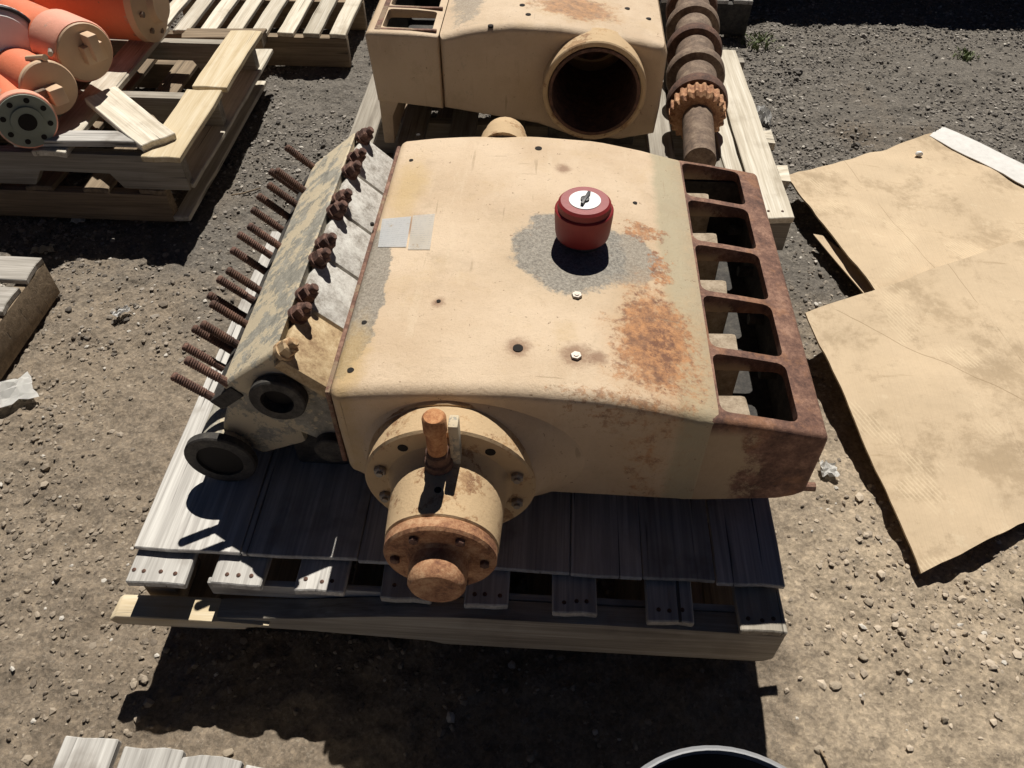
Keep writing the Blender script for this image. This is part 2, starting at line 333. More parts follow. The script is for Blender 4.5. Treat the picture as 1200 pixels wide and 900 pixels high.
_pid = [0]
def plank(name, L, Wd, T, mat, centre, rotz=0, parent=None, tilt=(0, 0), rough=.0016, ragged=.004, nails=None, sag=0):
    """board, length along local X; centre is the centre of its top face"""
    _pid[0] += 1; rnd = random.Random(_pid[0]*13+5)
    nl = max(3, int(L/.09)); nw = 3
    bm = bmesh.new(); rings = []
    e0 = [rnd.uniform(-ragged, ragged) for _ in range(nw+1)]; e1 = [rnd.uniform(-ragged, ragged) for _ in range(nw+1)]
    wv = rnd.uniform(-.003, .003)
    for i in range(nl+1):
        t = i/nl; row = []
        sw = rnd.uniform(-rough, rough)
        for j in range(nw+1):
            x = -L/2 + L*t + (e0[j] if i == 0 else e1[j] if i == nl else 0)
            yy = (-.5 + j/nw)*Wd + (sw if j in (0, nw) else 0) + wv*math.sin(3*t)
            z = rnd.uniform(-rough, rough)*.6 - (rough*.5 if j in (0, nw) else 0) - sag*4*t*(1-t)
            row.append((bm.verts.new((x, yy, z)), bm.verts.new((x, yy, z - T))))
        rings.append(row)
    for A, B in zip(rings, rings[1:]):
        for j in range(nw):
            bm.faces.new((A[j][0], B[j][0], B[j+1][0], A[j+1][0])); bm.faces.new((A[j][1], A[j+1][1], B[j+1][1], B[j][1]))
        bm.faces.new((A[0][0], A[0][1], B[0][1], B[0][0])); bm.faces.new((A[nw][0], B[nw][0], B[nw][1], A[nw][1]))
    for row, fl in ((rings[0], 0), (rings[-1], 1)):
        for j in range(nw):
            q = (row[j][0], row[j+1][0], row[j+1][1], row[j][1]); bm.faces.new(q if not fl else q[::-1])
    bmesh.ops.recalc_face_normals(bm, faces=bm.faces)
    ed = [e for e in bm.edges if len(e.link_faces) == 2 and e.calc_face_angle(0) > R(60)]
    bmesh.ops.bevel(bm, geom=ed, offset=min(.0022, T*.15), segments=1, affect='EDGES')
    me = bpy.data.meshes.new(name); bm.to_mesh(me); bm.free(); me.materials.append(M[mat])
    o = bpy.data.objects.new(name, me); COL.objects.link(o)
    o.rotation_euler = (tilt[0], tilt[1], rotz)
    w = Vector((0, 0, 0))
    if parent:
        o.parent = parent; q = parent
        while q: w += q.location; q = q.parent
    o.location = Vector(centre) - w
    for nx, ny in (nails or []):
        nme = nail_mesh(); nn = bpy.data.objects.new('nail', nme); COL.objects.link(nn); nn.parent = o; nn.location = (nx, ny, .0002)
    return o
_nm = []
def nail_mesh():
    if not _nm:
        me = MB().lathe((0, 0, -.004), (0, 0, 1), [(0, .0042), (.0048, .0042), (.0055, .003)], 8).mesh('nail'); me.materials.append(M['rust_and_shade']); _nm.append(me)
    return _nm[0]

# ---------------------------------------------------------------- ground
def vnoise(x, y, seed):
    rs = np.random.RandomState(seed); T = rs.rand(256, 256)
    xi = np.floor(x).astype(int); yi = np.floor(y).astype(int); fx = x-xi; fy = y-yi
    fx = fx*fx*(3-2*fx); fy = fy*fy*(3-2*fy); a = lambda i, j: T[(xi+i) % 256, (yi+j) % 256]
    return (a(0,0)*(1-fx)+a(1,0)*fx)*(1-fy) + (a(0,1)*(1-fx)+a(1,1)*fx)*fy
def height(x, y):
    h = np.zeros_like(x)
    for k, (s, a) in enumerate(((1.3, .016), (4.1, .009), (11., .008), (29., .0062), (70., .0048))): h += (vnoise(x*s+17, y*s+9, k)-.5)*2*a
    return np.clip(h - .010, -.05, .012)
def axis_lines(lo, hi, d, far):
    c = list(np.arange(lo, hi+1e-6, d)); a, b = [], []; st = d; v = hi
    while v < far: st *= 1.25; v += st; b.append(v)
    st = d; v = lo
    while v > -far: st *= 1.25; v -= st; a.append(v)
    return np.array(a[::-1] + c + b)
xs = axis_lines(-2.8, 2.5, .0118, 90); ys = axis_lines(.15, 4.4, .0118, 90)
X, Y = np.meshgrid(xs, ys); near = np.clip(1 - (np.maximum(np.abs(X)-2.7, 0) + np.maximum(Y-4.0, 0) + np.maximum(.15-Y, 0))/4, 0, 1)
Z = height(X, Y)*np.maximum(near, .6)
nx, ny = len(xs), len(ys); V = np.stack([X, Y, Z], -1).reshape(-1, 3)
idx = np.arange(nx*ny).reshape(ny, nx); Fq = np.stack([idx[:-1,:-1], idx[:-1,1:], idx[1:,1:], idx[1:,:-1]], -1).reshape(-1, 4)
def np_mesh(name, V, Fc):
    me = bpy.data.meshes.new(name); k = Fc.shape[1]
    me.vertices.add(len(V)); me.vertices.foreach_set('co', V.astype(np.float32).ravel())
    me.loops.add(Fc.size); me.loops.foreach_set('vertex_index', Fc.astype(np.int32).ravel())
    me.polygons.add(len(Fc)); me.polygons.foreach_set('loop_start', np.arange(0, Fc.size, k, dtype=np.int32)); me.polygons.foreach_set('loop_total', np.full(len(Fc), k, dtype=np.int32))
    me.update(); me.validate(); return me
me = np_mesh('ground', V, Fq); me.polygons.foreach_set('use_smooth', [True]*len(me.polygons))
gr = link('ground', me, 'dirt'); gr['kind'] = 'structure'
gr['label'] = 'brown dirt yard strewn with gravel'

def gh(x, y): return float(height(np.array([[x]]), np.array([[y]]))[0, 0])
# gravel
def ico(sub):
    bm = bmesh.new(); bmesh.ops.create_icosphere(bm, subdivisions=sub, radius=1); bm.verts.ensure_lookup_table()
    v = np.array([q.co[:] for q in bm.verts]); f = np.array([[q.index for q in p.verts] for p in bm.faces]); bm.free(); return v, f
def scatter(n, smin, smax, pw, seed, sub=1, tone=None):
    rs = np.random.RandomState(seed); bv, bf = ico(sub)
    x = rs.uniform(-2.8, 2.5, n*3); y = .25 + 4.1*rs.rand(n*3)
    dens = np.clip(.30 + .5*(y > 1.5) + .9*(vnoise(x*2.3+5, y*2.3+3, 77)-.5)*1.6, .04, 1)
    k = rs.rand(n*3) < dens; x, y = x[k][:n], y[k][:n]; n = len(x)
    s = smin + (smax-smin)*rs.rand(n)**pw
    sc = np.stack([s*rs.uniform(.7, 1.3, n), s*rs.uniform(.7, 1.3, n), s*rs.uniform(.4, .8, n)], 1)
    a = rs.rand(n)*6.28; ca, sa = np.cos(a), np.sin(a)
    nb = len(bv); P = bv[None]*sc[:, None]*(1+rs.uniform(-.36, .30, (n, nb, 1)))
    Q = np.stack([P[..., 0]*ca[:, None]-P[..., 1]*sa[:, None], P[..., 0]*sa[:, None]+P[..., 1]*ca[:, None], P[..., 2]], -1)
    z = height(x, y)
    Q += np.stack([x, y, z + sc[:, 2]*.35], 1)[:, None]
    F = (bf[None] + (np.arange(n)*nb)[:, None, None]).reshape(-1, 3)
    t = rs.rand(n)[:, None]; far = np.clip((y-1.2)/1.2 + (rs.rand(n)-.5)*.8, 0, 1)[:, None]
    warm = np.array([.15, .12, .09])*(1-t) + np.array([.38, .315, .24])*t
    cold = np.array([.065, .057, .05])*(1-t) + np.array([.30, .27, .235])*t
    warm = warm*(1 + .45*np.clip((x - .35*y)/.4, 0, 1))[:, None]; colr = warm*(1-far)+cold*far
    pale = (rs.rand(n) < .035)[:, None]; colr = np.where(pale, np.array([.52, .48, .42]), colr)
    return Q.reshape(-1, 3), F, np.repeat(np.concatenate([colr, np.ones((n, 1))], 1), nb, 0)
parts = [scatter(52000, .0018, .0065, 2.0, 1), scatter(26000, .0032, .0085, 1.8, 9), scatter(5500, .005, .012, 2.6, 2), scatter(150, .009, .017, 2.0, 3, 2)]
o = 0; VV, FF, CC = [], [], []
for v, f, c in parts: VV.append(v); FF.append(f+o); CC.append(c); o += len(v)
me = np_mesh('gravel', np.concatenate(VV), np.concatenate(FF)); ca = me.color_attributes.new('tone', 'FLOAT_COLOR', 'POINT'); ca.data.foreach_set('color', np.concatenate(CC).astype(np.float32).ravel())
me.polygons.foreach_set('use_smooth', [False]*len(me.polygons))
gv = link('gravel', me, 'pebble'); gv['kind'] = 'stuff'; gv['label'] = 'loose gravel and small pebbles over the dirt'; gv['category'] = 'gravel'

# ---------------------------------------------------------------- pallet under the front pump
PL = thing('pallet', 'grey weathered pallet with splintered front beam under the red-capped pump', 'pallet', (-.15, 1.18, 0))
bx = [(-.765, -.652), (-.605, -.508), (-.446, -.352), (-.285, -.19), (-.128, -.047), (.033, .115), (.205, .29), (.372, .456)]
for i, (a, b) in enumerate(bx):
    yf = [.676, .682, .677, .672, .668, .662, .655, .648][i]; w = b-a; L = 1.70-yf
    nl = [(-L/2+.022+random.uniform(-.004, .004), (k-1)*w*.26+random.uniform(-.005, .005)) for k in range(3)]
    if i == 0: nl.append((-L/2+.024, .42*w))
    plank('deck_board', L, w, .018, 'wood_grey' if i < 7 else 'wood_dull', ((a+b)/2, (yf+1.70)/2, .140 - (.003 if i == 7 else 0)), R(90), PL, nails=nl, ragged=.0022)
MB().prism([(-.60, .034), (-.605, .066), (-.52, .072), (-.44, .078), (-.36, .096), (-.26, .109), (-.12, .1205), (.30, .1205), (.456, .119), (.458, .02), (.44, .004), (-.17, .004), (-.20, .020), (-.42, .026)], .648, .690).jitter(.0015, 3).build('front_beam', 'wood_dull', PL, .004, 2)
MB().prism([(-.80, .036), (-.812, .052), (-.80, .064), (-.70, .067), (-.605, .069), (-.60, .060), (-.50, .062), (-.515, .056), (-.555, .050), (-.548, .042), (-.62, .034), (-.72, .032)], .640, .688).jitter(.0025, 4).build('splintered_beam_end', 'wood_fresh', PL, .003, 1)
MB().box(-.62, .455, .6915, .705, .075, .1195).build('beam', 'wood_grey', PL, .003)
for yy in (1.16, 1.63): MB().box(-.76, .452, yy, yy+.04, .004, .120).build('beam', 'wood_dull', PL, .003)
MB().box(-.762, -.700, .70, .80, .004, .119).build('block', 'wood_brown', PL, .004)
for yy in (1.0, 1.3, 1.5): plank('bottom_board', 1.2, .09, .016, 'wood_dull', (-.155, yy, .0205), 0, PL)
# wide boards laid over the pallet
SH = thing('board_cover', 'wide grey boards laid over the pallet beneath the red-capped pump', 'boards', (-.15, 1.22, .142))
e = [-.768, -.56, -.335, -.13, .065, .20, .335, .462]
for i in range(7):
    yf = .738 - .010*(e[i]+.768)/1.23 + (.0015 if i % 2 else 0); yb = 1.735
    plank('board', yb-yf, e[i+1]-e[i]-.0025, .011, 'wood_grey', ((e[i]+e[i+1])/2, (yf+yb)/2, .1565), R(90), SH, rough=.0007, ragged=.002)

# ---------------------------------------------------------------- front pump
DZ = .158
PU = thing('pump', 'tan rusty pump housing with a red breather cap on a pallet', 'pump', (.05, 1.25, DZ))
TOPX = [(-.36, .494), (-.28, .506), (-.2, .513), (-.05, .519), (.1, .511), (.2, .492), (.296, .468)]
def topz(x):
    T = TOPX + [(.485, .438)]
    return float(np.interp(x, [p[0] for p in T], [p[1] for p in T]))
# casing profile, counter-clockwise in (x,z)
prof = [(-.30, .235), (.296, .232)] + [(x, topz(x)) for x in np.linspace(.296, -.335, 22)] + arc(-.340, topz(-.34)-.020, .020, 90, 180, 5) + [(-.360, .40), (-.358, .30)] + arc(-.335, .29, .023, 180, 250, 3)
fr = .028
st = [(.850+fr*(1-math.sin(t)), fr*(1-math.cos(t))*.75) for t in np.linspace(math.pi/2, 0, 6)]
stations = st + [(1.0, 0), (1.25, 0), (1.45, 0)] + [(1.665-(y-.850), i) for y, i in st[::-1]]
MB().loft(prof, stations).build('casing', 'paint_front', PU, smooth=40)
# rusty window frame side
fp = [(.262, .2335), (.30, .2335), (.44, .250), (.470, .262)] + arc(.470, .285, .018, -40, 0, 3) + [(.487, .40)] + arc(.470, .424, .016, 0, 80, 4) + [(.36, .459), (.300, .4672), (.262, .4665)]
f2 = .012; stf = [(.852+f2*(1-math.sin(t)), f2*(1-math.cos(t))) for t in np.linspace(math.pi/2, 0, 5)]
fw = MB().loft(fp, stf + [(1.25, 0)] + [(1.660-(y-.850), i) for y, i in stf[::-1]]).build('window_frame', 'rust_frame_paint', PU, smooth=40)
wy = [(.874, 1.016), (1.029, 1.175), (1.185, 1.334), (1.345, 1.494), (1.505, 1.643)]
cut = [link('cut', MB().box(.276, .468, .872, 1.645, .270, .424).mesh('cut'), None)]
for a, b in wy:
    p = []
    for cx, cy, a0 in ((.420, b-.018, 0), (.316, b-.018, 90), (.316, a+.018, 180), (.420, a+.018, 270)): p += arc(cx, cy, .016, a0, a0+90, 3)
    cut.append(link('cut', MB().prism(p, .38, .60, 'z').mesh('cut'), None))
for c in cut: c.location = -PU.location; c.parent = PU
boolean(fw, cut)
lw = MB()
for a, b in wy:
    L = (b-a)*.60
    MB().box(.300, .370 + .012*math.sin(a*40), a-.004, a+L, .2785, .4235).jitter(.004, int(a*100)).build('dirt_ledge', 'dirt_fill', PU, .010)
MB().box(.2785, .291, .8741, 1.643, .272, .44).build('shade_wall', 'rust_and_shade', PU)  # dark liners added so the window insides look deep in shade
MB().box(.461, .4665, .8742, 1.643, .2722, .420).build('shade_wall', 'iron_and_shade', PU)
MB().box(.292, .460, 1.636, 1.6432, .2724, .421).build('shade_wall', 'iron_and_shade', PU)
MB().box(.292, .460, .8744, 1.635, .2712, .2765).build('shade_floor', 'iron_and_shade', PU)
# crosshead pins inside
for a, b in wy: MB().cyl((.462, (a+b)/2, .33), (.430, (a+b)/2, .33), .012, 12).build('pin', 'iron_and_shade', PU)
for x in (-.25, .12, .40):
    MB().box(x-.045, x+.045, .92, 1.60, DZ, .252).build('foot', 'iron_and_shade', PU, .006)
MB().box(-.370, -.3605, .868, 1.655, .285, .480).build('side_flange', 'rust_frame', PU, .004)
# stub bolts at the right hand foot
MB().cyl((.43, .89, .246), (.52, .89, .246), .009, 10).build('foot_bolt', 'rust_frame', PU)
# bearing boss, flange, sleeve, end cap
BX, BZ = -.155, .338
bb = MB().lathe((BX, .93, BZ), (0, -1, 0), [(0, .27), (.04, .265), (.065, .25), (.080, .235), (.092, .212), (.104, .188), (.118, .168), (.13, .158), (.132, .10)], 64)
for v in bb.bm.verts:
    if v.co.x < BX: v.co.x = BX + (v.co.x-BX)*.70
    v.co.z = BZ + (v.co.z-BZ)*(.66 if v.co.z > BZ else .60)
bb.build('bearing_boss', 'paint_front', PU, smooth=50)
MB().lathe((BX, .86, BZ), (0, -1, 0), [(0, .156), (.012, .155), (.016, .152)], 56).build('boss_ring', 'tan_worn', PU)
fl = MB().lathe((BX, .8437, BZ), (0, -1, 0), [(0, .148), (.004, .151), (.05, .150), (.054, .146), (.0541, .08)], 56).build('bearing_flange', 'tan_worn', PU)
for k in range(10):
    a = R(18 + 36*k); p = (BX+math.cos(a)*.124, .7905, BZ+math.sin(a)*.124)
    if k in (2, 0, 4, 5, 9, 7): MB().cyl(p, (p[0], p[1]-.010, p[2]), .0115, 6, bev=.002).cyl((p[0], p[1]-.009, p[2]), (p[0], p[1]-.015, p[2]), .006, 8).build('bolt', 'bolt_steel', fl)
    else: MB().cyl((p[0], .795, p[2]), (p[0], .7888, p[2]), .009, 12).build('bolt_hole', 'hole_shade', fl)
sv = MB().lathe((BX, .80, BZ), (0, -1, 0), [(0, .126), (.008, .112), (.018, .104), (.04, .099), (.131, .0945), (.134, .091)], 48).build('bearing_sleeve', 'tan_worn', PU)
MB().cyl((BX-.005, .712, BZ+.092), (BX-.005, .712, BZ+.0968), .006, 10).build('grease_hole', 'hole_shade', sv)
MB().lathe((BX, .672, BZ), (0, -1, 0), [(0, .084), (.006, .084)], 48).build('gasket', 'iron_and_shade', sv)
ec = MB().lathe((BX, .666, BZ), (0, -1, 0), [(0, .0905), (.003, .093), (.019, .093), (.024, .089), (.0245, .055), (.0246, .05)], 48).build('end_cap', 'cap_rust', PU)
MB().lathe((BX, .6416, BZ), (0, -1, 0), [(0, .054), (.006, .049), (.028, .048), (.046, .0465), (.053, .041), (.055, .028), (.052, .020)], 40).build('hub', 'cap_rust', ec)
for k in range(6):
    a = R(50+40*0 + 60*k + 10); p = (BX+math.cos(a)*.073, .6420, BZ+math.sin(a)*.073)
    MB().cyl(p, (p[0], p[1]-.008, p[2]), .0085, 6, bev=.0015).build('bolt', 'rust_nut', ec)
# spigot on the flange and its bracket
MB().lathe((BX-.009, .762, .4725), (0, 0, 1), [(0, .0165), (.05, .0165), (.053, .019), (.080, .019), (.085, .0155)], 20).build('spigot', 'rust_orange', PU)
MB().lathe((BX-.009, .762, .418), (0, 0, 1), [(0, .025), (.03, .023), (.033, .020), (.052, .020), (.056, .017)], 20).build('spigot_base', 'rust_and_shade', PU)  # lower collar, its shade put into a darker rust colour
MB().box(BX+.010, BX+.026, .764, .790, .420, .530).build('bracket', 'tan_chipped', PU, .003)
# boss on the far side
MB().lathe((-.10, 1.64, .36), (0, 1, 0), [(0, .12), (.05, .115), (.055, .07), (.12, .065)], 40).build('rear_boss', 'tan_worn', PU)
MB().lathe((-.118, 1.65, .468), (0, 1, 0), [(0, .058), (.05, .058), (.055, .052), (.085, .050), (.09, .046)], 24).build('rear_spigot', 'tan_worn', PU)
# breather
bz = topz(.064)
br = sub('breather', PU)
BC = Vector((.064, 1.268, 0))
MB().lathe((BC.x, BC.y, bz-.006), (0, 0, 1), [(0, .038), (.014, .037), (.018, .032), (.03, .032)], 24).build('neck', 'iron_and_shade', br)
MB().lathe((BC.x, BC.y, bz+.016), (0, 0, 1), [(0, .046), (.002, .052), (.012, .054), (.05, .0565), (.060, .0565), (.0625, .0545), (.0635, .052), (.0655, .0515), (.0745, .0505), (.079, .046), (.0792, .02)], 48).build('cap', 'red_plastic', br)
MB().cyl((BC.x, BC.y, bz+.0945), (BC.x, BC.y, bz+.0966), .0305, 36, bev=.0006).build('white_disc', 'white_label', br)
m = Matrix.Translation((BC.x+.001, BC.y, bz+.097)) @ Matrix.Rotation(R(70), 4, 'Z')
MB().cyl((BC.x, BC.y, bz+.0964), (BC.x, BC.y, bz+.1005), .0085, 16).box(-.021, .021, -.0028, .0028, -.0005, .006, m).build('key_tab', 'black_mark', br, .0006)
# stickers, holes
def on_top(px, py, z=.51):
    for _ in range(6): q = at(px, py, z); z = topz(q.x)
    return q, z
def quad(name, pts, mat, parent, lift=.0012):
    bm = bmesh.new(); grid = []; n = 5
    c = [on_top(*p)[0] for p in pts]
    for i in range(n+1):
        row = []
        for j in range(n+1):
            s, t = i/n, j/n; p = (c[0]*(1-s)+c[1]*s)*(1-t) + (c[3]*(1-s)+c[2]*s)*t
            row.append(bm.verts.new((p.x, p.y, topz(p.x)+lift)))
        grid.append(row)
    for i in range(n):
        for j in range(n): bm.faces.new((grid[i][j], grid[i+1][j], grid[i+1][j+1], grid[i][j+1]))
    bmesh.ops.solidify(bm, geom=bm.faces[:], thickness=.0008)
    bmesh.ops.recalc_face_normals(bm, faces=bm.faces)
    me = bpy.data.meshes.new(name); bm.to_mesh(me); bm.free(); return link(name, me, mat, parent)
quad('sticker', [(443, 290), (476, 290), (482, 254), (448, 257)], 'sticker_blue', PU)
quad('sticker', [(478, 293), (504, 293), (510, 251), (484, 253)], 'sticker_worn', PU)
for hx, hy, r in ((482, 188, .005), (631, 174, .008), (490, 158, .005), (744, 238, .005), (427, 378, .005), (411, 434, .006), (607, 408, .009), (514, 353, .004), (436, 262, .004)):
    q, z = on_top(hx, hy); MB().cyl((q.x, q.y, z-.004), (q.x, q.y, z+.0011), r, 14).build('bolt_hole', 'hole_shade', PU)
for hx, hy in ((675, 418), (676, 347)):
    q, z = on_top(hx, hy); MB().cyl((q.x, q.y, z-.002), (q.x, q.y, z+.005), .010, 6, bev=.001).cyl((q.x, q.y, z+.004), (q.x, q.y, z+.0065), .0045, 10).build('plug', 'bolt_steel', PU)
# fluid end on the left: tilted block with covers, nuts, studs and ports
FE = sub('fluid_end', PU)
A = Vector((-.462, 0, .518)); B = Vector((-.585, 0, .420)); ns = Vector((-.64, 0, .768)); dn = -ns
def xz(v): return (v.x, v.z)
y0, y1 = .922, 1.655
C1 = Vector((-.373, 0, .430)); npl = Vector((.70, 0, .714)).normalized()
blk = [xz(A), xz(B), xz(B+dn*.05), xz(B+dn*.13), (-.42, .27), (-.373, .28), (-.373, .392), xz(A+Vector((-.001, 0, -.042)))]
MB().prism(blk, y0, y1).build('block', 'tan_chipped', FE, .012, 3)
gy = np.linspace(y0-.012, y1+.005, 6)
for i in range(5):
    a, b = gy[i]+.004, gy[i+1]-.004
    p0 = A + Vector((.012, 0, -.013)); 
    MB().prism([xz(p0), xz(C1+npl*.002), xz(C1-npl*.026), xz(p0-npl*.026)], a, b).build('cover_plate', 'tan_plate' if i == 0 else 'grey_plate', FE, .004, 2)
nutpx = [(337, 402), (353, 360), (361, 338), (376, 296), (383, 278), (396, 240), (402, 226), (413, 193), (419, 178), (428, 153)]
pc = npl.dot(A + Vector((.012, 0, -.013)))
for i, (px, py) in enumerate(nutpx):
    q = onplane(px, py+6, npl, pc+.012) - npl*.012
    c = MB().cyl(q-npl*.004, q+npl*.005, .019, 20).lathe(q+npl*.004, npl, [(0, .0168), (.018, .0168), (.021, .013)], 6, phase=i*.7).lathe(q, npl, [(0, .0092), (.034, .0092), (.037, .007)], 10)
    c.build('nut', 'rust_nut' if i else 'tan_worn', FE)
nst = Vector((-.72, 0, .694)).normalized()
studpx = [(335, 172), (316, 200), (323, 199), (314, 216), (302, 229), (295, 245), (291, 264), (279, 274), (271, 292), (266, 316), (255, 326), (244, 345), (247, 355), (236, 379), (226, 384), (215, 405), (217, 422), (197, 450)]
rs_ = random.Random(4)
for i, (px, py) in enumerate(studpx):
    tip = onplane(px, py, nst, nst.dot(Vector((-.672, 0, .433))) + (0 if i % 2 else .003))
    tip.y = max(y0+.008, min(y1-.01, tip.y)); base = tip - nst*.085
    MB().lathe(base, nst, [(0, .0086)] + [(.020 + .0022*k, .0093 if k % 2 else .0078) for k in range(28)] + [(.0825, .0085), (.0855, .006)], 12).build('stud', 'rust_and_shade' if rs_.random() < .5 else 'rust_nut', FE, smooth=25)
# recessed flange that carries the studs
f0 = B + dn*.012; sd = Vector((-.768, 0, -.64))
MB().prism([xz(f0+sd*-.02), xz(f0+sd*.046), xz(f0+sd*.046+dn*.03), xz(f0+sd*-.02+dn*.03)], y0-.004, y1+.004).build('stud_flange', 'iron_and_shade', FE, .004)
# ports on the near end; the near-black colour carries their shade
MB().ring((-.473, y0-.001, .414), (0, -1, 0), .030, .051, .024).build('discharge_flange', 'iron_and_shade', FE)
MB().lathe((-.473, y0-.0025, .414), (0, -1, 0), [(0, .0295), (.003, .0295)], 24).build('discharge_bore', 'hole_shade', FE)
MB().cyl((-.628, .905, .229), (-.628, 1.64, .229), .052, 28).build('suction_manifold', 'tan_chipped', FE)
MB().ring((-.628, .915, .229), (0, -1, 0), .046, .070, .020).build('suction_flange', 'iron_and_shade', FE)
MB().lathe((-.628, .9045, .229), (0, -1, 0), [(0, .0455), (.004, .0455)], 24).build('suction_bore', 'hole_shade', FE)
MB().prism([(-.625, .275), (-.56, .205), (-.46, .25), (-.47, .36), (-.585, .375)], .935, 1.64).build('manifold_neck', 'tan_chipped', FE, .012)
MB().box(-.50, -.39, .95, 1.62, DZ, .300).build('fluid_end_base', 'iron_and_shade', FE, .012)
MB().cyl((-.40, .945, .27), (-.40, .900, .27), .034, 24, bev=.003).build('drain_plug', 'iron_and_shade', FE)

# ---------------------------------------------------------------- rear pump housing
RP = thing('pump_housing', 'tan pump housing with an open round bore behind the red-capped pump', 'pump housing', (-.12, 2.6, .157))
T2 = [(-.335, .498), (-.25, .522), (-.13, .538), (.0, .534), (.12, .518), (.24, .500), (.312, .486)]
def topz2(x): return float(np.interp(x, [p[0] for p in T2], [p[1] for p in T2]))
prof2 = [(-.336, .28), (-.05, .235), (.05, .20), (.20, .19), (.306, .215)] + [(.312, .30), (.312, .46)] + [(x, topz2(x)-.0005) for x in np.linspace(.30, -.336, 20)]
st2 = [(2.2+fr*(1-math.sin(t)), fr*(1-math.cos(t))*.75) for t in np.linspace(math.pi/2, 0, 6)]
hs = MB().loft(prof2, st2 + [(2.5, 0)] + [(3.0-(y-2.2), i) for y, i in st2[::-1]]).build('casing', 'paint_back', RP, smooth=40)
c1 = link('cut', MB().cyl((.11, 2.1, .372), (.11, 2.62, .372), .130, 48).mesh('cut'), None, RP)
c2 = link('cut', MB().box(-.27, .26, 2.36, 2.9, .30, .44).mesh('cut'), None, RP)
boolean(hs, [c1, c2])
cl = MB().lathe((.11, 2.235, .372), (0, -1, 0), [(0, .134), (0, .150), (.03, .150), (.045, .150), (.082, .149), (.086, .146), (.087, .138), (.084, .133), (.0, .132)], 56, cap=False).build('bore_collar', 'tan_worn', RP)
MB().ring((.11, 2.54, .372), (0, -1, 0), .122, .1315, .394, 56, .001).build('bore_shade', 'rust_and_shade', RP)  # dark tube added to paint the shade inside the bore
MB().lathe((.11, 2.58, .372), (0, -1, 0), [(0, .09), (.03, .09), (.032, .03), (.07, .028), (.072, .02)], 30).build('bearing_seat', 'rust_and_shade', RP)
fp2 = [(-.535, .30), (-.338, .28), (-.338, .500), (-.42, .506)] + arc(-.532, .492, .016, 90, 180, 4)
stf2 = [(y+1.348, i) for y, i in stf]
fw2 = MB().loft(fp2, stf2 + [(2.5, 0)] + [(2.99-(y-2.2), i) for y, i in stf2[::-1]]).build('window_frame', 'paint_back', RP, smooth=40)
cut = [link('cut', MB().box(-.52, -.345, 2.22, 2.97, .31, .482).mesh('cut'), None, RP)]
for a, b in [(2.235+.152*k, 2.235+.152*k+.132) for k in range(5)]:
    p = []
    for cx, cy, a0 in ((-.372, b-.016, 0), (-.490, b-.016, 90), (-.490, a+.016, 180), (-.372, a+.016, 270)): p += arc(cx, cy, .013, a0, a0+90, 3)
    cut.append(link('cut', MB().prism(p, .45, .62, 'z').mesh('cut'), None, RP))
boolean(fw2, cut)
MB().box(-.519, -.346, 2.222, 2.968, .312, .318).build('shade_floor', 'iron_and_shade', RP)  # near-black liners put shade into the rear window openings
MB().box(-.519, -.513, 2.223, 2.967, .3185, .480).build('shade_wall', 'iron_and_shade', RP)
MB().box(-.352, -.346, 2.223, 2.967, .3185, .480).build('shade_wall', 'iron_and_shade', RP)
MB().box(-.512, -.353, 2.962, 2.9675, .3185, .480).build('shade_wall', 'iron_and_shade', RP)
for a in [2.222+.152*k for k in range(6)]: MB().box(-.522, -.345, a, a+.011, .5005, .5085).build('window_rung', 'rust_frame', RP, .002)
MB().box(-.5225, -.506, 2.22, 2.97, .5012, .509).build('window_rail', 'rust_frame', RP, .002)
MB().prism([(-.533, .157), (-.533, .315), (-.47, .30), (-.495, .25), (-.50, .157)], 2.206, 2.96).build('foot', 'paint_back', RP, .006)
MB().box(-.02, .25, 2.24, 2.94, .157, .215).build('foot', 'iron_and_shade', RP, .006)
MB().box(-.46, -.30, 2.45, 2.92, .157, .30).build('inner_frame', 'iron_and_shade', RP, .006)
for hx, hy in ((612, 6), (619, 17), (735, 10), (760, 22), (575, 30)):
    z = .52
    for _ in range(5): q = at(hx, hy, z); z = topz2(q.x)
    MB().cyl((q.x, q.y, z-.004), (q.x, q.y, z+.0011), .008, 12).build('bolt_hole', 'hole_shade', RP)

# ---------------------------------------------------------------- pallet under the rear pump
P2 = thing('pallet', 'pallet beneath the open-bore pump housing and the rusty crankshaft', 'pallet', (0, 2.45, 0))
for i, x in enumerate(np.linspace(-.62, .50, 8)): plank('deck_board', 1.15, .085, .018, 'wood_dull', (x, 2.46, .140), R(90), P2)
plank('deck_board', 1.06, .10, .02, 'wood_pale', (.628, 2.42, .150), R(90+1.5), P2, nails=[(-.5, .02), (-.5, -.02), (.48, .02)], ragged=.008)
plank('deck_board', 1.0, .05, .02, 'wood_pale', (.548, 2.36, .151), R(90+1.0), P2, ragged=.008)
for yy in (1.95, 2.42, 2.93): MB().box(-.66, .70, yy-.02, yy+.02, .004, .121).build('beam', 'wood_dull', P2, .003)
MB().box(.66, .715, 2.34, 2.40, .09, .128).jitter(.006, 5).build('splinter', 'wood_pale', P2)
MB().box(.69, .722, 2.12, 2.20, .09, .125).jitter(.010, 6).build('splinter', 'wood_pale', P2)
for (px, py, s, k) in ((893, 135, .05, 1), (912, 222, .045, 2)):
    q = at(px, py, .06); z0 = gh(q.x, q.y)

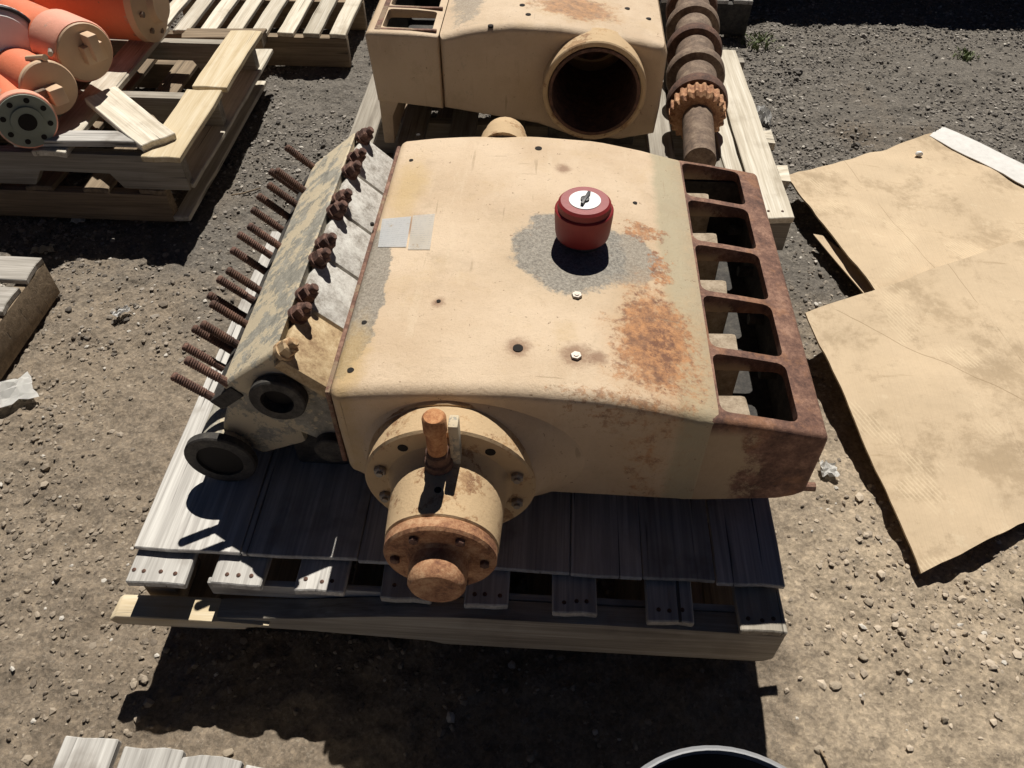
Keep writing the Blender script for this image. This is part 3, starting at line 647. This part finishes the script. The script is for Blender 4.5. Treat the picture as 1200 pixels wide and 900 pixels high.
# ---------------------------------------------------------------- crankshaft
def S2(Yv): return Vector((.425 + (Yv-2.06)*.072, Yv, .2375))
CS = thing('crankshaft', 'rusty crankshaft with toothed gear and thick discs lying beside the housing', 'crankshaft', (.46, 2.6, .158))
ax = (S2(3.1)-S2(2.0)).normalized()
MB().lathe(S2(2.02), ax, [(0, .040), (.004, .046), (.30, .047), (.31, .05), (1.2, .05)], 28).build('shaft', 'rust_shaft', CS)
gp = []
bm = MB()
gear = []
nt = 22
for i in range(nt*4):
    a = 2*math.pi*i/(nt*4); gear.append((a, .087 if (i % 4) in (1, 2) else .080))
def gring(d, sh): 
    e1 = (Vector((0,0,1)) - ax*ax.z).normalized(); e2 = ax.cross(e1); return [S2(2.27)+ax*d+(e1*math.cos(a)+e2*math.sin(a))*(r-sh) for a, r in gear]
rr = [[bm.bm.verts.new(p) for p in gring(d, s)] for d, s in ((0, .012), (.012, 0), (.062, 0), (.064, .01))]
for a, b in zip(rr, rr[1:]):
    for i in range(len(a)): bm.bm.faces.new((a[i], a[(i+1) % len(a)], b[(i+1) % len(b)], b[i]))
bm.bm.faces.new(rr[0]); bm.bm.faces.new(rr[-1])
bm.build('gear', 'cap_rust', CS, smooth=30)
for k, yv in enumerate((2.335, 2.52, 2.70, 2.885, 3.06)):
    MB().lathe(S2(yv), ax, [(0, .070), (.004, .092), (.016, .096), (.040, .096), (.05, .092), (.054, .07)], 40).build('disc', 'rust_and_shade' if k % 2 == 0 else 'rust_shaft', CS)
    if k < 4: MB().lathe(S2(yv+.06)+Vector((0, 0, .012)), ax, [(0, .050), (.005, .066), (.105, .066), (.11, .05)], 32).build('journal', 'rust_shaft', CS)

# both pumps and what they stand on are lifted onto a second layer of pallets
for t in (PL, SH, PU, RP, P2, CS): t.location.z += LIFT
CP = Vector((0, 0, CAMH))
K = CAMH / 1.47
def lower_pallet(label, x0, x1, y0, y1):
    t = thing('pallet', label, 'pallet', ((x0+x1)/2, (y0+y1)/2, 0))
    for yy in (y0+.02, (y0+y1)/2, y1-.02): MB().box(x0, x1, yy-.019, yy+.019, .018, .114).build('beam', 'wood_brown', t, .003)
    for i, x in enumerate(np.linspace(x0+.05, x1-.05, 7)): plank('deck_board', y1-y0, .09, .017, 'wood_brown', (x, (y0+y1)/2, .1315), R(90), t)
    for i, x in enumerate((x0+.05, (x0+x1)/2, x1-.05)): plank('bottom_board', y1-y0-.01, .09, .016, 'wood_brown', (x, (y0+y1)/2, .0175), R(90), t)
lower_pallet('dark pallet on the dirt beneath the pallet with the splintered beam', -.74, .44, .715, 1.70)
lower_pallet('dark pallet on the dirt, bottom of the stack under the open-bore housing', -.64, .66, 1.96, 2.95)

# ---------------------------------------------------------------- cardboard
def sheet(name, label, corners, mat='cardboard', bow=.0, wob=.004, seed=1, t=.004, n=26, parent=None, cat='cardboard', edge=.012):
    """bilinear patch through four 3-D corners"""
    c = [Vector(p) for p in corners]; base = (c[0]+c[1]+c[2]+c[3])/4; base.z = 0
    bm = bmesh.new(); g_ = []
    for i in range(n+1):
        row = []
        for j in range(n+1):
            s, q = i/n, j/n; p = (c[0]*(1-s)+c[1]*s)*(1-q) + (c[3]*(1-s)+c[2]*s)*q
            p = p.copy(); p.z += bow*4*s*(1-s)*.5 + bow*4*q*(1-q)*.5 + wob*(float(vnoise(np.array([p.x*5+seed*3.]), np.array([p.y*5.]), 50+seed)[0])-.5)*2 + wob*.8*(float(vnoise(np.array([p.x*14+seed*3.]), np.array([p.y*14.]), 60+seed)[0])-.5)
            if i in (0, n): p += (c[1]-c[0]).normalized()*(float(vnoise(np.array([q*14.+seed]), np.array([.5]), 3)[0])-.5)*edge
            if j in (0, n): p += (c[3]-c[0]).normalized()*(float(vnoise(np.array([s*14.+seed]), np.array([.5]), 4)[0])-.5)*edge
            p.z = max(p.z, gh(p.x, p.y)+.006)
            row.append(bm.verts.new(p))
        g_.append(row)
    for i in range(n):
        for j in range(n): bm.faces.new((g_[i][j], g_[i+1][j], g_[i+1][j+1], g_[i][j+1]))
    bmesh.ops.recalc_face_normals(bm, faces=bm.faces)
    if sum(f.normal.z for f in bm.faces) < 0: bmesh.ops.reverse_faces(bm, faces=bm.faces)
    bmesh.ops.solidify(bm, geom=bm.faces[:], thickness=t)
    me = bpy.data.meshes.new(name); bm.to_mesh(me); bm.free()
    me.polygons.foreach_set('use_smooth', [True]*len(me.polygons)); me.set_sharp_from_angle(angle=R(40))
    o = link(name, me, mat, parent)
    if label: tag(o, label, cat)
    return o
sheet('cardboard_sheet', 'flattened cardboard overlapping another sheet, its corner pointing at the dirt', [at(945, 365, .12), at(1080, 672, .03), at(1330, 550, .03), at(1235, 272, .08)], bow=.02, wob=.010, seed=1, t=.006)
up = sheet('cardboard_sheet', 'flattened cardboard with a white strip along its edge, partly covered', [at(921, 206, .10), at(1096, 157, .035), at(1320, 262, .03), at(1035, 348, .085)], bow=-.012, wob=.010, seed=2, t=.006)
sheet('white_strip', None, [at(1088, 160, .044), at(1106, 149, .038), at(1330, 254, .035), at(1310, 272, .04)], 'white_board', 0, .005, 5, .003, 14, parent=up)
sheet('cardboard_sheet', 'thin cardboard tongue poking out under the upper cardboard sheet', [at(953, 274, .060), at(964, 276, .062), at(1060, 352, .045), at(1014, 346, .045)], bow=0, wob=.002, seed=3, n=6, edge=0)

# ---------------------------------------------------------------- pallets with orange valves, upper left
def simple_pallet(name, label, x0, x1, y0, y1, z0, h, along='X', n=7, mat='wood_dull', beam='wood_dull', bw=.09, skip=(), group=None, bottom=True):
    """beams along X (front, middle, back), deck boards along Y; or swapped"""
    t = thing(name, label, 'pallet', ((x0+x1)/2, (y0+y1)/2, z0), group)
    if along == 'X':
        for yy in (y0+.02, (y0+y1)/2, y1-.02): MB().box(x0, x1, yy-.019, yy+.019, z0+.003, z0+h-.019).jitter(.002, int(yy*77)).build('beam', beam, t, .003)
        for i, x in enumerate(np.linspace(x0+bw/2, x1-bw/2, n)):
            if i not in skip: plank('deck_board', y1-y0, bw, .018, mat, (x, (y0+y1)/2, z0+h), R(90), t)
    else:
        for xx in (x0+.02, (x0+x1)/2, x1-.02): MB().box(xx-.019, xx+.019, y0, y1, z0+.003, z0+h-.019).jitter(.002, int(xx*77)).build('beam', beam, t, .003)
        for i, y in enumerate(np.linspace(y0+bw/2, y1-bw/2, n)):
            if i not in skip: plank('deck_board', x1-x0, bw, .018, mat, ((x0+x1)/2, y, z0+h), 0, t)
    return t
LPL = simple_pallet('pallet', 'lower of two stacked pallets carrying the orange valves', -2.5, -1.268, 2.139, 3.10, 0, .128, 'X', 7, 'wood_brown', 'wood_brown')
UPL = thing('pallet', 'upper stacked pallet with broken deck under the orange valves', 'pallet', (-1.85, 2.6, .13))
for yy in (2.139, 2.515, 2.94): MB().prism([(-2.5, .133), (-2.5, .253), (-1.181, .253), (-1.181, .133), (-1.40, .133), (-1.43, .185), (-1.66, .187), (-1.70, .133), (-1.98, .133), (-2.02, .186), (-2.25, .186), (-2.28, .133)], yy, yy+.042).jitter(.002, int(yy*31)).build('beam', 'wood_dull', UPL, .003)
plank('deck_board', .435, .125, .020, 'wood_fresh', (-1.225, 2.324, .274), R(90), UPL)
plank('deck_board', .455, .125, .020, 'wood_fresh', (-1.217, 2.792, .274), R(90), UPL)
plank('deck_board', .92, .11, .020, 'wood_pale', (-1.589, 2.58, .274), R(90), UPL, nails=[(-.43, .02), (-.43, -.02)])
for x in (-1.87, -2.09, -2.34): plank('deck_board', .87, .11, .020, 'wood_dull', (x, 2.57, .274), R(90), UPL)
plank('bottom_board', .98, .11, .017, 'wood_pale', (-1.225, 2.645, .150), R(90), UPL)
a, b = at(120, 112, .316), at(185, 165, .288); d = b-a
tag(plank('loose_board', d.length*1.05, .114, .024, 'wood_pale', (a+b)/2+Vector((0, 0, .01)), math.atan2(d.y, d.x), None, ragged=.005, tilt=(0, math.atan2(-d.z, math.hypot(d.x, d.y)))), 'short grey board lying diagonally across the broken upper pallet', 'board')
tag(plank('loose_board', .41, .065, .022, 'wood_grey', (-1.50, 2.175, .298), R(3), None, ragged=.005), 'thin grey board lying along the front beam below the bolted flange', 'board')
plank('bottom_board', .97, .055, .018, 'wood_pale', (-1.245, 2.62, .029), R(90), LPL)
# valves
def valve(name, label, c, axis, segs, extras=(), cat='valve'):
    t = thing(name, label, cat, (c.x, c.y, .275)); ax_ = Vector(axis).normalized()
    for pn, d, prof_, mt in segs: MB().lathe(c + ax_*(d*K), ax_, [(p*K, r) for p, r in prof_], 36).build(pn, mt, t)
    return t, ax_
def frame_of(ax_):
    e1 = (Vector((0, 0, 1)) - ax_*ax_.z).normalized(); return e1, ax_.cross(e1)
# bolted flange facing the camera
c = at(31, 141, .365); t, ax_ = valve('flanged_pipe', 'pink-orange pipe with a grey-green bolted flange facing out', c, (.62, -.75, .10),
    [('flange', -.03, [(0, .084), (.004, .086), (.034, .086), (.036, .083)], 'orange_faded'), ('flange_face', .0062, [(0, .081), (.0035, .080)], 'green_grey'), ('raised_face', .0095, [(0, .046), (.008, .045), (.0085, .034)], 'green_grey'), ('bore', .0165, [(0, .026), (.0025, .026)], 'hole_shade'), ('pipe', -.40, [(0, .062), (.33, .060), (.37, .07)], 'orange_paint')])
e1, e2 = frame_of(ax_)
for k in range(8):
    a = 2*math.pi*(k+.5)/8; q = c + ax_*.0105 + (e1*math.cos(a)+e2*math.sin(a))*.063
    MB().cyl(q-ax_*.004, q+ax_*.0012, .0085, 10).build('bolt_hole', 'hole_shade', t)
# tan capped valve
c = at(57, 103, .393); t, ax_ = valve('capped_valve', 'orange valve with a small round tan cover and square boss', c, (.72, -.62, .12),
    [('cover', -.012, [(0, .080), (.004, .084), (.020, .084), (.024, .080), (.025, .06)], 'tan_cap'), ('body', -.34, [(0, .075), (.30, .078), (.325, .07)], 'orange_paint')])
m = Matrix.Translation(c + ax_*.03) @ ax_.to_track_quat('Z', 'Y').to_matrix().to_4x4()
MB().box(-.022, .022, -.038, .012, -.018, .045, m).build('boss', 'tan_cap', t, .004)
MB().box(-.055, -.02, -.012, .014, -.01, .02, m).build('latch', 'rust_shaft', t, .003)
MB().cyl(c+Vector((-.06, .05, .07)), c+Vector((.02, .02, .09)), .010, 10).build('lever', 'tan_cap', t)
# big capped cylinder
c = at(98, 60, .436); t, ax_ = valve('valve_cylinder', 'orange cylinder with a tan end plate and protruding square lug', c, (.80, -.58, .05),
    [('head', -.15, [(0, .09), (.006, .098), (.150, .098), (.158, .094)], 'orange_faded'), ('end_plate', .005, [(0, .090), (.006, .091), (.010, .088), (.0105, .05)], 'tan_cap'), ('body', -.50, [(0, .082), (.36, .082)], 'orange_paint')])
m = Matrix.Translation(c + ax_*.02) @ ax_.to_track_quat('Z', 'Y').to_matrix().to_4x4()
MB().box(-.018, .050, -.03, .026, -.01, .03, m).box(.0, .030, -.02, .062, .0, .055, m).build('lug', 'tan_cap', t, .004)
e1, e2 = frame_of(ax_)
MB().cyl(c - ax_*.07 + e2*.0 - e1*.02 + Vector((-.02, -.09, .05)), c - ax_*.0 + Vector((-.05, -.10, .035)), .008, 8).build('fitting', 'bolt_steel', t)
# large cylinder along the back
c = at(176, 4, .42); t, ax_ = valve('pressure_cylinder', 'large orange cylinder with a grey plate lying behind the valves', c, (1, -.05, 0),
    [('body', -.95, [(0, .11), (.02, .128), (.90, .128), (.93, .12)], 'orange_paint'), ('end_flange', -.03, [(0, .125), (.004, .132), (.028, .132), (.032, .12), (.05, .07), (.07, .06)], 'tan_cap')])
for k in range(8):
    a = 2*math.pi*k/8; q = c + ax_*.0 + Vector((0, math.cos(a), math.sin(a)))*.098
    MB().cyl(q, q+ax_*.014, .011, 6).build('bolt', 'rust_shaft', t)
pl_ = MB()
bm = pl_.bm; grid = []
for i in range(2):
    row = []
    for j in range(9):
        a = R(58 + 6*j); row.append(bm.verts.new(c + Vector((-.42 + .22*i, -math.cos(a)*.1295, math.sin(a)*.1295))))
    grid.append(row)
for j in range(8): bm.faces.new((grid[0][j], grid[1][j], grid[1][j+1], grid[0][j+1]))
bmesh.ops.solidify(bm, geom=bm.faces[:], thickness=.001); pl_.build('name_plate', 'decal_grey', t)
# white hose reel wrap at the frame edge
c = at(4, 50, .435); t = thing('hose_coil', 'white coil with a dark band beside the orange cylinder', 'hose', (c.x, c.y, .275))
MB().lathe(c, (.55, -.8, .2), [(-.07, .06), (-.066, .10), (-.03, .115), (.0, .118), (.03, .112), (.05, .09), (.055, .05)], 36).build('coil', 'white_foam', t)
MB().ring(c + Vector((.55, -.8, .2)).normalized()*.02, (.55, -.8, .2), .108, .120, .022).build('band', 'black_plastic', t)
MB().cyl(c+Vector((0, .02, -.10)), (c.x, c.y+.02, .275), .04, 14).build('foot', 'white_foam', t)

# ---------------------------------------------------------------- other pallets
simple_pallet('pallet', 'pallet with short pale boards standing behind the orange valves', -1.76, -.90, 3.29, 4.08, 0, .15, 'X', 8, 'wood_pale', 'wood_brown', .07)
tag(plank('loose_board', .34, .09, .05, 'wood_brown', at(262, 38, .16), R(4), None), 'dark wooden block lying before the pallet with short pale boards', 'wood block')
simple_pallet('pallet', 'pallet with shade-coloured beams behind the far end of the rusty crankshaft', .46, .87, 3.72, 4.4, 0, .16, 'X', 4, 'wood_grey', 'iron_and_shade', .085)  # near-black beams paint the shade below the deck
simple_pallet('pallet', 'weathered pallet with rough board ends near the scrap of white paper', -2.62, -1.50, 1.12, 1.763, 0, .14, 'Y', 5, 'wood_weathered', 'wood_brown', .105)
BL = thing('pallet', 'grey pallet corner with cracked boards near the splintered beam', 'pallet', (-.5, 0, 0))
for i, x in enumerate((-.775, -.660, -.553, -.436, -.316)):
    L = .8; yb = .437 - .010*i
    plank('deck_board', L, .108 if i else .098, .019, 'wood_grey', (x, yb-L/2, .142), R(90), BL, ragged=.004, rough=.002)
for yy in (.375, 0., -.32): MB().box(-.825, -.262, yy-.02, yy+.02, .003, .122).build('beam', 'wood_dull', BL, .003)

# ---------------------------------------------------------------- pail
bk = thing('pail', 'black open pail with a grey rim below the pallet', 'pail', (.235, .195, 0))
c = at(845, 873, .40); PR = .194; pc_ = Vector((c.x-.004, c.y-PR, 0)); bk.location = (pc_.x, pc_.y, 0)
MB().lathe(pc_, (0, 0, 1), [(.004, .02), (.004, PR*.84), (.010, PR*.86), (.385, PR*.97), (.387, PR*.95), (.02, PR*.83), (.014, .02), (.004, .02)], 56, cap=False).build('bucket_wall', 'black_plastic', bk)
MB().ring(pc_+Vector((0, 0, .378)), (0, 0, 1), PR*.955, PR, .025, 64, .006).build('rim', 'rim_grey', bk)
MB().cyl(pc_+Vector((0, 0, .003)), pc_+Vector((0, 0, .016)), PR*.845, 40).build('bottom', 'black_plastic', bk)

# ---------------------------------------------------------------- scraps, stones, weeds
def scrap(label, px, py, L, Wd, seed, cat='paper scrap', mat='paper', z=.012, rot=0, crumple=.012, name='paper_scrap'):
    q = at(px, py, 0); rnd = random.Random(seed); bm = bmesh.new(); g_ = []; n = 6; zb = gh(q.x, q.y)+z
    for i in range(n+1):
        g_.append([bm.verts.new(Vector((q.x, q.y, zb)) + Matrix.Rotation(rot, 3, 'Z') @ Vector(((i/n-.5)*L+rnd.uniform(-1, 1)*L*.06, (j/n-.5)*Wd+rnd.uniform(-1, 1)*Wd*.08, rnd.uniform(-.3, 1)*crumple))) for j in range(n+1)])
    for i in range(n):
        for j in range(n): bm.faces.new((g_[i][j], g_[i+1][j], g_[i+1][j+1], g_[i][j+1]))
    bmesh.ops.solidify(bm, geom=bm.faces[:], thickness=.002); bmesh.ops.recalc_face_normals(bm, faces=bm.faces)
    me = bpy.data.meshes.new(name); bm.to_mesh(me); bm.free(); return tag(link(name, me, mat), label, cat)
scrap('torn white paper lying on the dirt beside the weathered pallet', 12, 464, .13, .10, 1, rot=R(35))
scrap('crumpled white scrap lying under the rusty window frame corner', 968, 556, .04, .045, 2, crumple=.012)
scrap('white scrap in the shadow of the stacked pallets', 92, 255, .05, .045, 3)
scrap('pale flake of wood in front of the stacked pallets', 50, 292, .07, .03, 4, 'wood chip', 'wood_pale', rot=R(20), name='wood_chip')
scrap('pale green glassy scrap on the gravel by the rusty studs', 143, 367, .05, .022, 5, 'scrap', 'white_foam', rot=R(40), name='scrap')
scrap('white rag beside the long pale pallet board', 893, 140, .05, .09, 6, 'rag', 'white_foam', crumple=.04, name='rag')
def rock(q, s, seed, label, mat='stone', group=None):
    bm = bmesh.new(); bmesh.ops.create_icosphere(bm, subdivisions=2, radius=1); rnd = random.Random(seed)
    k = [(Vector((rnd.gauss(0, 1), rnd.gauss(0, 1), rnd.gauss(0, 1))).normalized(), rnd.uniform(.45, .8)) for _ in range(15)]
    for v in bm.verts:
        for n_, d_ in k:
            e_ = v.co.dot(n_)
            if e_ > d_: v.co -= n_*(e_-d_)
        v.co = Vector((v.co.x*s*1.2, v.co.y*s, v.co.z*s*.7)) + Vector(q)
    me = bpy.data.meshes.new('stone'); bm.to_mesh(me); bm.free()
    return tag(link('stone', me, mat), label, 'stone', group)
q = at(1077, 180, .06); rock((q.x, q.y, q.z+.000), .016, 3, 'pale chip lying on the upper cardboard sheet', 'white_foam')
for i, (px, py) in enumerate(((1018, 708), (1170, 744), (980, 803), (1055, 785), (1105, 845), (850+110, 880), (1046, 792), (90, 590), (60, 760), (128, 505), (265, 880), (1012, 770), (180, 600), (30, 690))):
    q = at(px, py, 0); rock((q.x, q.y, gh(q.x, q.y)+.004), random.uniform(.007, .012), 20+i, 'small stone lying loose on the bare dirt', group='loose stones on the dirt')
q = at(985, 895, 0)
MB().cyl((q.x-.03, q.y, gh(q.x, q.y)+.006), (q.x+.03, q.y+.004, gh(q.x, q.y)+.008), .003, 6)
def twig(label, pts, r=.003):
    P = [at(x, y, 0) for x, y in pts]; mb = MB()
    for a, b in zip(P, P[1:]): mb.cyl((a.x, a.y, gh(a.x, a.y)+.007), (b.x, b.y, gh(b.x, b.y)+.007), r, 7, r*.8)
    tag(mb.build('twig', 'wood_brown'), label, 'twig')
twig('thin dark twig on the gravel by the rusty studs', [(270, 226), (285, 223), (305, 219)])
twig('pale twig by the black pail', [(960, 880), (968, 895), (972, 905)])
def weed(label, px, py, n, hgt, spread, seed):
    q = at(px, py, 0); rnd = random.Random(seed); bm = bmesh.new(); z0 = gh(q.x, q.y)
    for _ in range(n):
        a = rnd.uniform(0, 6.28); rr = spread*rnd.random(); p = Vector((q.x+math.cos(a)*rr, q.y+math.sin(a)*rr, z0)); d_ = Vector((rnd.uniform(-1, 1), rnd.uniform(-1, 1), rnd.uniform(.8, 1.8))).normalized(); L = hgt*rnd.uniform(.5, 1.2); w = Vector((math.cos(a+1.5), math.sin(a+1.5), 0))*.003
        m_ = p + d_*L*.5; e_ = p + d_*L + Vector((0, 0, -L*.25))
        v = [bm.verts.new(x) for x in (p-w, p+w, m_+w*1.3, m_-w*1.3, e_)]; bm.faces.new(v[:4]); bm.faces.new((v[3], v[2], v[4]))
    me = bpy.data.meshes.new('weed'); bm.to_mesh(me); bm.free(); tag(link('weed', me, 'weed_green'), label, 'weed')
weed('low green weed sprouting beside the end of the pale pallet board', 890, 50, 110, .05, .09, 1)
weed('small green weed alone on the grey gravel', 1132, 66, 70, .04, .06, 2)
# ---------------------------------------------------------------- unseen crates, added beyond the view to shade the gravel
def blocker(x0, x1, y0, y1, h, label):
    t = thing('blocker', label, 'blocker', ((x0+x1)/2, (y0+y1)/2, 0))
    MB().box(x0+.02, x1-.02, y0+.02, y1-.02, .0, h-.02).build('core', 'wood_brown', t)
    k = 6
    for i in range(k):
        z = (i+.92)*h/k
        plank('board', x1-x0, h/k-.006, .018, 'wood_brown', ((x0+x1)/2, y0, z-h/k/2+.01), 0, t, tilt=(R(90), 0))
    for i in range(k): plank('lid_board', x1-x0, (y1-y0)/k-.004, .018, 'wood_dull', ((x0+x1)/2, y0+(i+.5)*(y1-y0)/k, h), 0, t)
blocker(.80, 3.1, 4.46, 5.4, .95, 'wide plank crate added out of view to shade the gravel')
blocker(-2.6, -.70, 4.43, 5.4, .85, 'low plank crate added out of view to shade the short pale boards')
